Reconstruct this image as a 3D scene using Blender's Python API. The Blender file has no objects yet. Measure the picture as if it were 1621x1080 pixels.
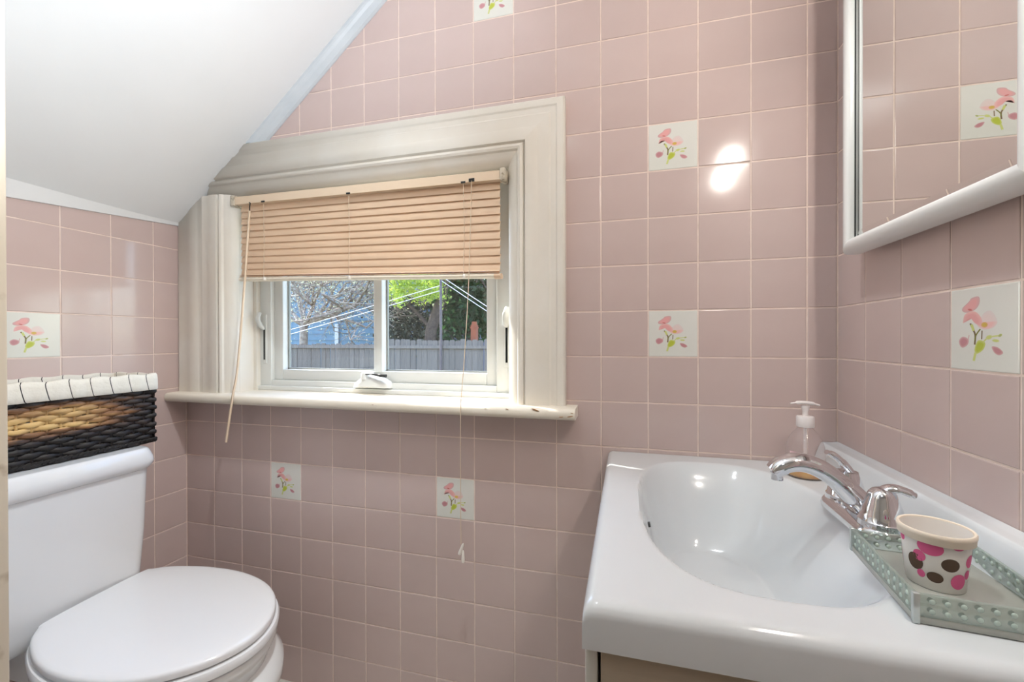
import bpy, bmesh, math, random
from mathutils import Vector, Matrix
random.seed(7)
PI = math.pi
sc = bpy.context.scene
col = sc.collection

# ------------------------------------------------------------------ camera
S = 0.11                                    # wall tile pitch in metres
CAM = Vector((1.27105, -1.06365, 1.03298))
YAW, PITCH, ROLL, FPX = -0.263366, -0.004366, -0.002045, 674.744


def cam_axes():
    c, s = math.cos(YAW), math.sin(YAW)
    X = Vector((c, -s, 0)); Y = Vector((s, c, 0)); Z = Vector((0, 0, 1))
    cp, sp = math.cos(PITCH), math.sin(PITCH)
    Y, Z = Y * cp + Z * sp, Y * -sp + Z * cp
    cr, sr = math.cos(ROLL), math.sin(ROLL)
    X, Z = X * cr + Z * sr, X * -sr + Z * cr
    return X, Y, Z


AX, AY, AZ = cam_axes()
cd = bpy.data.cameras.new('camera')
cd.sensor_width = 36.0
cd.lens = FPX / 1621.0 * 36.0
cd.clip_start = 0.01
cam = bpy.data.objects.new('camera', cd)
col.objects.link(cam)
cam.matrix_world = Matrix(((AX.x, AZ.x, -AY.x, CAM.x), (AX.y, AZ.y, -AY.y, CAM.y), (AX.z, AZ.z, -AY.z, CAM.z), (0, 0, 0, 1)))
sc.camera = cam


def at(px, py, ax, val):
    """direction of a photo pixel, taken to the plane that the thing touches"""
    d = AX * ((px - 810.5) / FPX) + AY + AZ * ((540 - py) / FPX)
    t = (val - CAM[ax]) / d[ax]
    return CAM + d * t


# ------------------------------------------------------------------ world, sun, exposure
world = bpy.data.worlds.new('sky'); sc.world = world; world.use_nodes = True
wn = world.node_tree.nodes; wl = world.node_tree.links
bgn = wn['Background']
sky = wn.new('ShaderNodeTexSky'); sky.sky_type = 'NISHITA'; sky.sun_disc = False
sky.sun_elevation = math.radians(48); sky.sun_rotation = math.radians(-70)
wl.new(sky.outputs['Color'], bgn.inputs['Color']); bgn.inputs['Strength'].default_value = 1.2
sl = bpy.data.lights.new('sun', 'SUN'); sl.energy = 12.0; sl.angle = math.radians(0.6); sl.color = (1, .94, .84)
so = bpy.data.objects.new('sun', sl); col.objects.link(so)
so.rotation_euler = Vector((.85, -.30, -.75)).to_track_quat('-Z', 'Y').to_euler()
GLOBE_W, DOWN_W, RIGHT_W, HALL_W = 200.0, 50.0, 20.0, 7.0      # emission strengths of globes and hall dome, watts of the added fill spots

# the photographer's flash, turned up at the sloped ceiling
fl = bpy.data.lights.new('bounce_flash', 'SPOT'); fl.energy = 54.0; fl.spot_size = math.radians(130); fl.spot_blend = 1.0; fl.shadow_soft_size = .04
fl.color = (.90, 1, 1.09)
fo = bpy.data.objects.new('bounce_flash', fl); col.objects.link(fo)
fo.location = (1.20, -.90, 1.30)
fo.rotation_euler = (Vector((.48, -.78, 2.10)) - Vector((1.20, -.90, 1.30))).to_track_quat('-Z', 'Y').to_euler()

sc.view_settings.view_transform = 'Standard'
sc.view_settings.look = 'None'
sc.view_settings.gamma = 1.0
sc.view_settings.use_curve_mapping = False
sc.view_settings.exposure = 0.0
sc.cycles.use_denoising = True
sc.cycles.max_bounces = 10
sc.cycles.transparent_max_bounces = 12
sc.cycles.caustics_reflective = True
sc.cycles.sample_clamp_indirect = 6.0


# ------------------------------------------------------------------ materials
def lin(r, g, b):
    f = lambda v: (v / 255 / 12.92) if v / 255 <= .04045 else ((v / 255 + .055) / 1.055) ** 2.4
    return (f(r), f(g), f(b), 1.0)


MATS = {}


def mat(name, c, rough=.5, metal=0.0, c2=None, nscale=8.0, stretch=None, bump=0.0, bscale=60.0, spec=.5, rand=0.0, coat=0.0, trans=0.0, ior=1.45, lo=.35, hi=.65, detail=4.0):
    m = bpy.data.materials.new(name); m.use_nodes = True
    nt = m.node_tree; n = nt.nodes; l = nt.links
    b = n['Principled BSDF']
    b.inputs['Roughness'].default_value = rough
    b.inputs['Metallic'].default_value = metal
    b.inputs['Specular IOR Level'].default_value = spec
    b.inputs['Coat Weight'].default_value = coat
    b.inputs['Transmission Weight'].default_value = trans
    b.inputs['IOR'].default_value = ior
    b.inputs['Base Color'].default_value = c
    tc = n.new('ShaderNodeTexCoord')
    mp = n.new('ShaderNodeMapping'); l.new(tc.outputs['Object'], mp.inputs['Vector'])
    if stretch:
        mp.inputs['Scale'].default_value = stretch
    out = None
    if c2 is not None:
        nz = n.new('ShaderNodeTexNoise'); nz.inputs['Scale'].default_value = nscale; nz.inputs['Detail'].default_value = detail
        l.new(mp.outputs['Vector'], nz.inputs['Vector'])
        rp = n.new('ShaderNodeValToRGB'); l.new(nz.outputs['Fac'], rp.inputs['Fac'])
        rp.color_ramp.elements[0].position = lo; rp.color_ramp.elements[1].position = hi
        rp.color_ramp.elements[0].color = c; rp.color_ramp.elements[1].color = c2
        out = rp.outputs['Color']
    if rand > 0:
        oi = n.new('ShaderNodeObjectInfo')
        mr = n.new('ShaderNodeMapRange'); l.new(oi.outputs['Random'], mr.inputs['Value'])
        mr.inputs['To Min'].default_value = 1 - rand; mr.inputs['To Max'].default_value = 1 + rand
        hs = n.new('ShaderNodeHueSaturation'); l.new(mr.outputs['Result'], hs.inputs['Value'])
        if out is not None:
            l.new(out, hs.inputs['Color'])
        else:
            hs.inputs['Color'].default_value = c
        out = hs.outputs['Color']
    if out is not None:
        l.new(out, b.inputs['Base Color'])
    if bump > 0:
        nb = n.new('ShaderNodeTexNoise'); nb.inputs['Scale'].default_value = bscale; nb.inputs['Detail'].default_value = 3
        l.new(mp.outputs['Vector'], nb.inputs['Vector'])
        bp = n.new('ShaderNodeBump'); bp.inputs['Strength'].default_value = bump; bp.inputs['Distance'].default_value = .002
        l.new(nb.outputs['Fac'], bp.inputs['Height']); l.new(bp.outputs['Normal'], b.inputs['Normal'])
    MATS[name] = m
    return m


def emis(name, c, strength):
    m = bpy.data.materials.new(name); m.use_nodes = True
    b = m.node_tree.nodes['Principled BSDF']
    b.inputs['Base Color'].default_value = c
    b.inputs['Emission Color'].default_value = c
    b.inputs['Emission Strength'].default_value = strength
    return m


def thin_glass(name, tint, gloss=.06, rough=.0, cover=0.0, ccol=(1, 1, 1, 1)):
    """thin pane: mostly transparent with a Fresnel reflection"""
    m = bpy.data.materials.new(name); m.use_nodes = True
    nt = m.node_tree; n = nt.nodes; l = nt.links
    n.remove(n['Principled BSDF'])
    tr = n.new('ShaderNodeBsdfTransparent'); tr.inputs['Color'].default_value = tint
    gl = n.new('ShaderNodeBsdfGlossy'); gl.inputs['Roughness'].default_value = rough
    lw = n.new('ShaderNodeLayerWeight'); lw.inputs['Blend'].default_value = .5
    pw = n.new('ShaderNodeMath'); pw.operation = 'POWER'; pw.inputs[1].default_value = 4.0
    l.new(lw.outputs['Facing'], pw.inputs[0])
    ad = n.new('ShaderNodeMath'); ad.operation = 'MULTIPLY_ADD'; ad.inputs[1].default_value = .35; ad.inputs[2].default_value = gloss
    l.new(pw.outputs[0], ad.inputs[0])
    mx = n.new('ShaderNodeMixShader'); l.new(ad.outputs[0], mx.inputs['Fac'])
    l.new(tr.outputs[0], mx.inputs[1]); l.new(gl.outputs[0], mx.inputs[2])
    last = mx
    if cover > 0:
        df = n.new('ShaderNodeBsdfDiffuse'); df.inputs['Color'].default_value = ccol
        m2 = n.new('ShaderNodeMixShader'); m2.inputs['Fac'].default_value = cover
        l.new(mx.outputs[0], m2.inputs[1]); l.new(df.outputs[0], m2.inputs[2]); last = m2
    l.new(last.outputs[0], n['Material Output'].inputs['Surface'])
    return m


TILE = mat('pink_glazed_tile', lin(206, 186, 181), .13, c2=lin(201, 180, 175), nscale=5, rand=.025, bump=.04, bscale=10, spec=.5)
TILEW = mat('white_glazed_tile', lin(228, 226, 220), .10, c2=lin(222, 222, 214), nscale=6, bump=.05, bscale=14)
GROUT = mat('pale_grout', lin(240, 222, 212), .85, c2=lin(228, 208, 196), nscale=30, bump=.3)
PLASTER = mat('white_ceiling_paint', lin(229, 230, 230), .55, c2=lin(224, 225, 225), nscale=2.5, bump=.12, bscale=9)
TRIMW = mat('cool_white_trim_paint', lin(205, 210, 214), .4, c2=lin(196, 202, 207), nscale=9)
CREAM = mat('cream_gloss_paint', lin(232, 227, 218), .5, c2=lin(227, 220, 208), nscale=7, bump=.06, bscale=25, spec=.35)
SILLP = mat('chipped_cream_paint', lin(236, 228, 214), .4, c2=lin(231, 222, 206), nscale=9, bump=.2, bscale=30)
JAMBP = mat('door_jamb_paint', lin(214, 204, 186), .45, c2=lin(160, 142, 118), nscale=20, lo=.62, hi=.75)
VINYL = mat('white_vinyl', lin(228, 230, 227), .35)
CERAMIC = mat('white_ceramic', lin(236, 236, 236), .09, c2=lin(232, 233, 234), nscale=3, coat=.3)
SEATP = mat('white_toilet_plastic', lin(240, 240, 242), .1, coat=.2)
CULT = mat('white_sink_gloss', lin(222, 226, 229), .12, c2=lin(218, 222, 225), nscale=3, coat=.3)
CABW = mat('white_cabinet_paint', lin(222, 220, 212), .4)
CABB = mat('pale_maple_laminate', lin(196, 182, 162), .45, c2=lin(182, 167, 147), nscale=6, stretch=(1, 1, 14))
CHROME = mat('chrome', lin(225, 225, 228), .05, metal=1.0)
DARK = mat('black_plastic', lin(22, 22, 24), .4)
DARKM = mat('dark_grey_metal', lin(60, 62, 62), .35, metal=.6)
FRAMEW = mat('white_mirror_frame', lin(240, 240, 238), .25, c2=lin(237, 237, 235), nscale=4)
MIRROR = mat('mirror_silver', lin(236, 238, 236), .0, metal=1.0)
WAND = mat('cream_plastic', lin(228, 206, 180), .35)
CORD = mat('cream_cord', lin(214, 194, 170), .7)
TASSEL = mat('white_plastic', lin(238, 232, 224), .35)
RUBBER = mat('rust_stain', lin(150, 110, 70), .6, c2=lin(190, 150, 110), nscale=60)
FLOORM = mat('floor_vinyl', lin(224, 220, 212), .5, c2=lin(214, 210, 202), nscale=6)
HALLW = mat('hall_paint', lin(238, 236, 230), .7, c2=lin(232, 230, 224), nscale=3)
WOODF = mat('hall_floor_wood', lin(150, 112, 78), .45, c2=lin(120, 86, 56), nscale=5, stretch=(8, 1, 1))
PAPER = mat('white_paper_cup', lin(238, 232, 226), .55)
PAPERC = mat('cream_paper_rim', lin(240, 226, 208), .6)
PINKD = mat('pink_print', lin(222, 98, 146), .55)
BROWND = mat('brown_print', lin(92, 72, 58), .55)
TRAYG = thin_glass('tray_glass', (.88, .92, .90, 1), .12, .02, .30, lin(190, 202, 194))
TRAYB = mat('grey_tray_base', lin(176, 176, 168), .25, c2=lin(166, 167, 160), nscale=10)
BEAD = mat('mint_glass_bead', lin(184, 200, 190), .08, spec=.8, coat=.5)
SOAPC = thin_glass('clear_soap_plastic', (.97, .95, .95, 1), .05, .08, .12, lin(225, 212, 212))
SOAPL = mat('amber_soap', lin(214, 168, 84), .12, c2=lin(196, 136, 60), nscale=30, coat=.3)
PUMPW = mat('translucent_white_pump', lin(236, 228, 226), .3)
LABELP = mat('pink_soap_label', lin(214, 168, 176), .4, c2=lin(226, 200, 206), nscale=40)
GLASS = thin_glass('window_glass', (.97, .98, .98, 1), .05)

# translucent blind slat
BLIND = mat('peach_vinyl_slat', lin(240, 215, 187), .45, c2=lin(236, 209, 179), nscale=4)
_n = BLIND.node_tree.nodes; _l = BLIND.node_tree.links
_t = _n.new('ShaderNodeBsdfTranslucent'); _t.inputs['Color'].default_value = lin(236, 190, 140)
_m = _n.new('ShaderNodeMixShader'); _m.inputs['Fac'].default_value = .22
_l.new(_n['Principled BSDF'].outputs[0], _m.inputs[1]); _l.new(_t.outputs[0], _m.inputs[2])
_l.new(_m.outputs[0], _n['Material Output'].inputs['Surface'])

# printed flower: colours come from the print's own colour layer
PRINT = mat('flower_transfer_print', (1, 1, 1, 1), .18)
_n = PRINT.node_tree.nodes
_a = _n.new('ShaderNodeVertexColor'); _a.layer_name = 'Col'
PRINT.node_tree.links.new(_a.outputs['Color'], _n['Principled BSDF'].inputs['Base Color'])


# ------------------------------------------------------------------ mesh helpers
class MB:
    def __init__(self):
        self.v = []; self.f = []

    def add(self, vs, fs):
        o = len(self.v)
        self.v += [tuple(p) for p in vs]
        self.f += [tuple(i + o for i in f) for f in fs]
        return self

    def box(self, x0, x1, y0, y1, z0, z1):
        vs = [(x, y, z) for z in (z0, z1) for y in (y0, y1) for x in (x0, x1)]
        return self.add(vs, [(0, 2, 3, 1), (4, 5, 7, 6), (0, 1, 5, 4), (2, 6, 7, 3), (0, 4, 6, 2), (1, 3, 7, 5)])

    def loft(self, rings, cap0=True, cap1=True, closed=True):
        n = len(rings[0]); vs = [p for r in rings for p in r]; fs = []
        for i in range(len(rings) - 1):
            for j in range(n if closed else n - 1):
                k = (j + 1) % n
                fs.append((i * n + j, i * n + k, (i + 1) * n + k, (i + 1) * n + j))
        if cap0:
            fs.append(tuple(range(n - 1, -1, -1)))
        if cap1:
            fs.append(tuple(range((len(rings) - 1) * n, len(rings) * n)))
        return self.add(vs, fs)

    def lathe(self, prof, c=(0, 0, 0), n=28, cap0=True, cap1=True, sx=1, sy=1):
        rings = [[(c[0] + r * sx * math.cos(2 * PI * j / n), c[1] + r * sy * math.sin(2 * PI * j / n), c[2] + z) for j in range(n)] for r, z in prof]
        return self.loft(rings, cap0, cap1)

    def tube(self, pts, rad, n=10, flat=1.0, up=None):
        pts = [Vector(p) for p in pts]
        if not isinstance(rad, (list, tuple)):
            rad = [rad] * len(pts)
        rings = []; prev = None
        for i, p in enumerate(pts):
            d = (pts[min(i + 1, len(pts) - 1)] - pts[max(i - 1, 0)]).normalized()
            if prev is None:
                a = Vector(up) if up else (Vector((0, 0, 1)) if abs(d.z) < .9 else Vector((1, 0, 0)))
            else:
                a = prev
            a = (a - d * a.dot(d)).normalized(); prev = a
            b = d.cross(a)
            rings.append([p + a * (rad[i] * flat * math.cos(2 * PI * j / n)) + b * (rad[i] * math.sin(2 * PI * j / n)) for j in range(n)])
        return self.loft(rings)

    def mesh(self, name, m, smooth=None):
        me = bpy.data.meshes.new(name)
        me.from_pydata(self.v, [], self.f)
        bm = bmesh.new(); bm.from_mesh(me)
        bmesh.ops.recalc_face_normals(bm, faces=bm.faces)
        bm.to_mesh(me); bm.free()
        fin(me, m, smooth)
        return me

    def build(self, name, m, parent=None, smooth=None, bevel=0.0, seg=2):
        me = self.mesh(name, m, smooth)
        if bevel > 0:
            bm = bmesh.new(); bm.from_mesh(me)
            bmesh.ops.bevel(bm, geom=list(bm.edges), offset=bevel, segments=seg, profile=.5, affect='EDGES', clamp_overlap=True)
            bm.to_mesh(me); bm.free()
            fin(me, m, smooth if smooth is not None else 45)
        return link(name, me, parent)


def fin(me, m, smooth):
    if not me.materials:
        me.materials.append(m)
    if smooth is not None:
        for p in me.polygons:
            p.use_smooth = True
        if smooth < 180:
            try:
                me.set_sharp_from_angle(angle=math.radians(smooth))
            except Exception:
                pass


def link(name, data, parent=None):
    o = bpy.data.objects.new(name, data)
    col.objects.link(o)
    if parent is not None:
        o.parent = parent
    return o


def tag(o, label=None, cat=None, group=None, kind=None):
    if label: o['label'] = label
    if cat: o['category'] = cat
    if group: o['group'] = group
    if kind: o['kind'] = kind
    return o


def empty(name, loc=(0, 0, 0), rz=0.0):
    o = bpy.data.objects.new(name, None); col.objects.link(o)
    o.location = loc; o.rotation_euler = (0, 0, rz); o.empty_display_size = .05
    return o


def cr(pts, n=6, closed=False):
    """Catmull-Rom through points"""
    P = [Vector(p) for p in pts]; out = []
    m = len(P)
    for i in range(m if closed else m - 1):
        if closed:
            a, b, c, d = P[(i - 1) % m], P[i], P[(i + 1) % m], P[(i + 2) % m]
        else:
            a, b, c, d = P[max(i - 1, 0)], P[i], P[i + 1], P[min(i + 2, m - 1)]
        for k in range(n):
            t = k / n
            out.append(.5 * ((2 * b) + (c - a) * t + (2 * a - 5 * b + 4 * c - d) * t * t + (3 * b - a - 3 * c + d) * t ** 3))
    if not closed:
        out.append(P[-1])
    return out


# ------------------------------------------------------------------ room shell
LX, RX = -0.1143, 1.7070                    # tile faces of the side walls; the back wall face is y = 0
FY = -0.75                                  # room face of the doorway wall
SLOPE, SZ = 0.84, 1.4958                    # ceiling slope: z = SZ + SLOPE * x
CZ = 2.28
GD = 0.0011                                 # joint depth
WX0, WX1, WZ0, WZ1 = 0.100, 0.975, 0.868, 1.477   # window opening
WT = 0.15                                   # wall thickness

mb = MB()
for a in ((-.3, WX0 - .012, 0, 2.5), (WX1 + .012, 1.9, 0, 2.5), (WX0 - .012, WX1 + .012, 0, WZ0 - .03), (WX0 - .012, WX1 + .012, WZ1 + .012, 2.5)):
    mb.box(a[0], a[1], GD, WT, a[2], a[3])
wall_back = tag(mb.build('wall_back', GROUT), 'pink tiled wall around the small window', 'wall', kind='structure')
wall_left = tag(MB().box(LX - .14, LX - GD, -1.07, GD, 0, 1.5).build('wall_left', GROUT), 'low pink tiled knee wall behind the toilet', 'wall', kind='structure')
wall_right = tag(MB().box(RX + GD, RX + .14, -2.9, GD, 0, 2.5).build('wall_right', GROUT), 'pink tiled wall behind sink and mirror', 'wall', kind='structure')
mb = MB().box(LX - .14, .557, -.87, FY, 0, 2.5).box(LX - .14, 1.9, -1.09, -1.07, CZ, 2.5).box(LX - .14, .94, -1.09, -1.07, 2.0, CZ).box(LX - .14, .60, -1.09, -1.07, 1.3, 2.0)
tag(mb.build('wall_front', HALLW), 'painted wall with the doorway the picture is taken from', 'wall', kind='structure')
mb = MB().box(.557, .577, -.885, FY + .012, 0, 2.28)
tag(mb.build('trim_3', JAMBP, bevel=.002), 'chipped cream door jamb at the left edge', 'door jamb', kind='structure')
tag(MB().box(LX - .14, 1.9, -1.07, WT, -.1, 0).build('floor', FLOORM), 'bathroom floor', 'floor', kind='structure')
# ceiling: sloped slab, gently rolling plaster, then flat
xs = [LX - .14 + i * (.9333 - LX + .14) / 40 for i in range(41)]
ys = [GD + (-1.07 - GD) * j / 30 for j in range(31)]
vs = []
for x in xs:
    for y in ys:
        vs.append((x, y, SZ + SLOPE * x + .0025 * math.sin(9 * y + 2.2 * x) * min(1, max(0, (-y) / .1))))
nx, ny = len(xs), len(ys)
fs = [(i * ny + j, i * ny + j + 1, (i + 1) * ny + j + 1, (i + 1) * ny + j) for i in range(nx - 1) for j in range(ny - 1)]
o = len(vs)
vs += [(x, y, z + .08) for x, y, z in vs[:]]
fs += [tuple(reversed([k + o for k in f])) for f in fs[:]]
mb = MB().add(vs, fs)
tag(mb.build('ceiling', PLASTER, smooth=60), 'white sloping plaster ceiling above the toilet', 'ceiling', kind='structure')
tag(MB().box(.93, 1.9, -1.07, WT, CZ, CZ + .08).build('ceiling', PLASTER), 'flat white ceiling above the sink', 'ceiling', kind='structure')
# moulding along ceiling slope on the back wall
nrm = Vector((-SLOPE, 0, 1)).normalized(); dwn = Vector((1, 0, SLOPE)).normalized()
prof = [(0.0, 0.0), (0.031, 0.0), (0.031, 0.004), (0.0285, 0.009), (0.022, 0.012), (0.015, 0.016), (0.010, 0.022), (0.006, 0.025), (0.0, 0.026)]
rings = []
for x in (-.02, 1.0):
    base = Vector((x, 0, SZ + SLOPE * x))
    rings.append([base - nrm * a + Vector((0, -b, 0)) for a, b in prof])
me = MB().loft(rings).mesh('trim_1', TRIMW)
bm = bmesh.new(); bm.from_mesh(me)
bmesh.ops.bisect_plane(bm, geom=bm.verts[:] + bm.edges[:] + bm.faces[:], plane_co=(0, 0, 1.628), plane_no=(0, 0, -1), clear_outer=True)
bm.to_mesh(me); bm.free()
tag(link('trim_1', me), 'pale grey moulding along the sloped ceiling edge', 'moulding', kind='structure')
# thin strip where the slope meets the left wall
def lw_top(y):
    return 1.3985 + (y / .41) * .034 if y < 0 else 1.3985
mb = MB()
r = []
for y in (0.0, -.30, -.6, FY):
    zb = lw_top(y); x1 = LX + .007
    r.append([(LX, y, zb), (x1, y, zb), (x1, y, SZ + SLOPE * x1 + .004), (LX, y, SZ + SLOPE * LX + .004)])
mb.loft(r)
tag(mb.build('trim_2', PLASTER), 'thin white strip between ceiling slope and left wall tiles', 'trim', kind='structure')
# hallway behind the doorway
tag(MB().box(-.75, -.6, -2.9, -1.07, 0, 2.5).build('wall_hall_left', HALLW), 'hallway wall behind the camera, left', 'wall', kind='structure')
tag(MB().box(-.75, 1.9, -3.0, -2.9, 0, 2.5).build('wall_hall_end', HALLW), 'hallway end wall behind the camera', 'wall', kind='structure')
tag(MB().box(-.75, LX - .14, -1.07, -.95, 0, 2.5).build('wall_hall_front', HALLW), 'hallway wall beside the bathroom', 'wall', kind='structure')
tag(MB().box(-.75, 1.9, -3.0, -1.07, -.1, 0).build('floor_hall', WOODF), 'hallway wood floor', 'floor', kind='structure')
tag(MB().box(-.75, 1.9, -3.0, -1.07, 2.42, 2.5).build('ceiling_hall', PLASTER), 'hallway ceiling', 'ceiling', kind='structure')


# ------------------------------------------------------------------ wall tiles, one object each
def inset(poly, d):
    n = len(poly); out = []
    for i in range(n):
        p0, p1, p2 = Vector(poly[i - 1]), Vector(poly[i]), Vector(poly[(i + 1) % n])
        e1 = (p1 - p0).normalized(); e2 = (p2 - p1).normalized()
        n1 = Vector((-e1.y, e1.x)); n2 = Vector((-e2.y, e2.x))
        k = 1 + n1.dot(n2)
        if k < .15:
            k = .15
        out.append(p1 + (n1 + n2) * (d / k))
    return out


def clip(poly, a, b, c):
    """keep a*x + b*y <= c"""
    out = []
    for i in range(len(poly)):
        p, q = poly[i], poly[(i + 1) % len(poly)]
        dp, dq = a * p[0] + b * p[1] - c, a * q[0] + b * q[1] - c
        if dp <= 0:
            out.append(p)
        if (dp < 0 < dq) or (dq < 0 < dp):
            t = dp / (dp - dq)
            out.append((p[0] + (q[0] - p[0]) * t, p[1] + (q[1] - p[1]) * t))
    # drop near-duplicates
    res = []
    for p in out:
        if not res or (Vector(p) - Vector(res[-1])).length > 1e-4:
            res.append(p)
    if len(res) > 1 and (Vector(res[0]) - Vector(res[-1])).length < 1e-4:
        res.pop()
    return res


def area(p):
    return .5 * sum(p[i - 1][0] * p[i][1] - p[i][0] * p[i - 1][1] for i in range(len(p)))


def tile_mesh(name, poly, m):
    r0 = inset(poly, .0015); r1 = inset(poly, .0018); r2 = inset(poly, .0028)
    n = len(poly)
    rings = [[(p[0], d, p[1]) for p in r] for r, d in ((r0, .003), (r0, .0008), (r1, .0003), (r2, 0.0))]
    vs = [p for r in rings for p in r]; fs = []
    for i in range(3):
        for j in range(n):
            k = (j + 1) % n
            fs.append((i * n + j, i * n + k, (i + 1) * n + k, (i + 1) * n + j))
    fs.append(tuple(range(3 * n, 4 * n)))
    me = bpy.data.meshes.new(name); me.from_pydata(vs, [], fs)
    fin(me, m, None)
    return me


def rect(a0, a1, b0, b1):
    return [(a0, b0), (a1, b0), (a1, b1), (a0, b1)]


H = S / 2
FULL = tile_mesh('tile', rect(-H, H, -H, H), TILE)
FULLW = tile_mesh('flower_tile', rect(-H, H, -H, H), TILEW)


def flower_mesh():
    vs, fs, cs = [], [], []

    def uv(x, y):
        return ((x - 128) / 590 * S - H) * .97, (H - (y - 158) / 770 * S) * .97
    lay = [0]

    def blob(pts, c, edge, smooth=True):
        lay[0] += 1
        d = -.00004 - .000006 * lay[0]
        P = [uv(*p) for p in pts]
        if smooth:
            P = [(q.x, q.y) for q in cr([(a, b, 0) for a, b in P], 4, True)]
        cx = sum(p[0] for p in P) / len(P); cy = sum(p[1] for p in P) / len(P)
        o = len(vs); n = len(P)
        vs.append((cx, d, cy)); cs.append(c)
        for p in P:
            vs.append((cx + (p[0] - cx) * .6, d, cy + (p[1] - cy) * .6)); cs.append(c)
        for p in P:
            vs.append((p[0], d, p[1])); cs.append(edge)
        for i in range(n):
            k = (i + 1) % n
            fs.append((o, o + 1 + k, o + 1 + i))
            fs.append((o + 1 + i, o + 1 + k, o + 1 + n + k, o + 1 + n + i))

    def ell(x, y, rx, ry, a, c, edge):
        ca, sa = math.cos(a), math.sin(a)
        blob([(x + rx * math.cos(t) * ca - ry * math.sin(t) * sa, y + rx * math.cos(t) * sa + ry * math.sin(t) * ca) for t in [2 * PI * i / 10 for i in range(10)]], c, edge, False)

    def stem(pts, w, c):
        P = cr([(x, y, 0) for x, y in pts], 4)
        L, R = [], []
        for i, p in enumerate(P):
            d = (P[min(i + 1, len(P) - 1)] - P[max(i - 1, 0)]).normalized()
            L.append((p.x - d.y * w, p.y + d.x * w)); R.append((p.x + d.y * w, p.y - d.x * w))
        lay[0] += 1; dd = -.00004 - .000006 * lay[0]
        o = len(vs); n = len(L)
        for p in L + R:
            a, b = uv(*p); vs.append((a, dd, b)); cs.append(c)
        for i in range(n - 1):
            fs.append((o + i, o + i + 1, o + n + i + 1, o + n + i))
    pink, pk2, pale = lin(231, 170, 168), lin(236, 190, 186), lin(230, 210, 206)
    mauve, mv2 = lin(196, 140, 146), lin(212, 176, 176)
    lime, lm2 = lin(186, 196, 74), lin(206, 212, 130)
    olive, brown = lin(128, 128, 66), lin(126, 108, 80)
    blob([(400, 470), (440, 400), (500, 385), (550, 470), (525, 530), (450, 552), (390, 520)], pale, lin(226, 214, 210))
    blob([(380, 470), (440, 480), (550, 480), (520, 535), (450, 550), (390, 525)], pk2, pale)
    blob([(245, 335), (300, 285), (330, 250), (395, 245), (400, 310), (360, 365), (290, 385), (245, 370)], pink, mv2)
    blob([(250, 485), (262, 410), (310, 380), (370, 385), (420, 450), (420, 520), (360, 490), (320, 440), (275, 440)], pink, pk2)
    ell(315, 360, 26, 12, .3, lin(206, 120, 118), pink)
    ell(445, 508, 30, 26, 0, lin(216, 182, 92), lin(228, 178, 140))
    stem([(318, 490), (340, 540), (364, 600), (360, 690)], 8, brown)
    stem([(410, 545), (372, 600), (362, 650)], 6, olive)
    stem([(330, 500), (350, 560)], 12, lm2)
    stem([(425, 560), (422, 640)], 5, brown)
    blob([(390, 650), (452, 670), (436, 735), (378, 775), (358, 735)], lime, lm2)
    stem([(368, 765), (352, 842)], 11, lm2)
    stem([(435, 665), (485, 622), (585, 605)], 6, lm2)
    ell(485, 622, 30, 20, -.4, lm2, lin(214, 216, 170))
    ell(540, 652, 32, 14, .1, lm2, lin(214, 216, 170))
    ell(575, 606, 18, 12, -.6, lin(170, 176, 120), lm2)
    blob([(212, 650), (250, 615), (302, 640), (296, 690), (250, 722), (220, 700)], mauve, mv2)
    stem([(300, 640), (308, 600)], 4, mv2)
    blob([(508, 705), (560, 712), (600, 755), (570, 780), (530, 760)], mauve, mv2)
    me = bpy.data.meshes.new('flower_print'); me.from_pydata(vs, [], fs)
    ca = me.color_attributes.new('Col', 'FLOAT_COLOR', 'POINT')
    for i, c in enumerate(cs):
        ca.data[i].color = c
    fin(me, PRINT, None)
    return me


FLOWER = flower_mesh()


def put_tile(wall, kind, poly, decor):
    """poly in (a, b): a runs left to right seen from the room, b is height"""
    if len(poly) < 3 or area(poly) < 1.2e-4:
        return
    ca = sum(p[0] for p in poly) / len(poly); cb = sum(p[1] for p in poly) / len(poly)
    full = len(poly) == 4 and abs(area(poly) - S * S) < 2e-5
    if full:
        me = FULLW if decor else FULL
    else:
        me = tile_mesh('tile', [(p[0] - ca, p[1] - cb) for p in poly], TILEW if decor else TILE)
    o = link('flower_tile' if decor else 'tile', me, wall)
    rz = {'b': 0, 'r': -PI / 2, 'l': PI / 2}[kind]
    o.location = {'b': (ca, 0, cb), 'r': (RX, -ca, cb), 'l': (LX, ca, cb)}[kind]
    o.rotation_euler = (random.gauss(0, .0022), 0, rz + random.gauss(0, .0022))
    if decor:
        o['label'] = 'white tile printed with a pink flower spray'
        link('flower_print', FLOWER, o)


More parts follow.
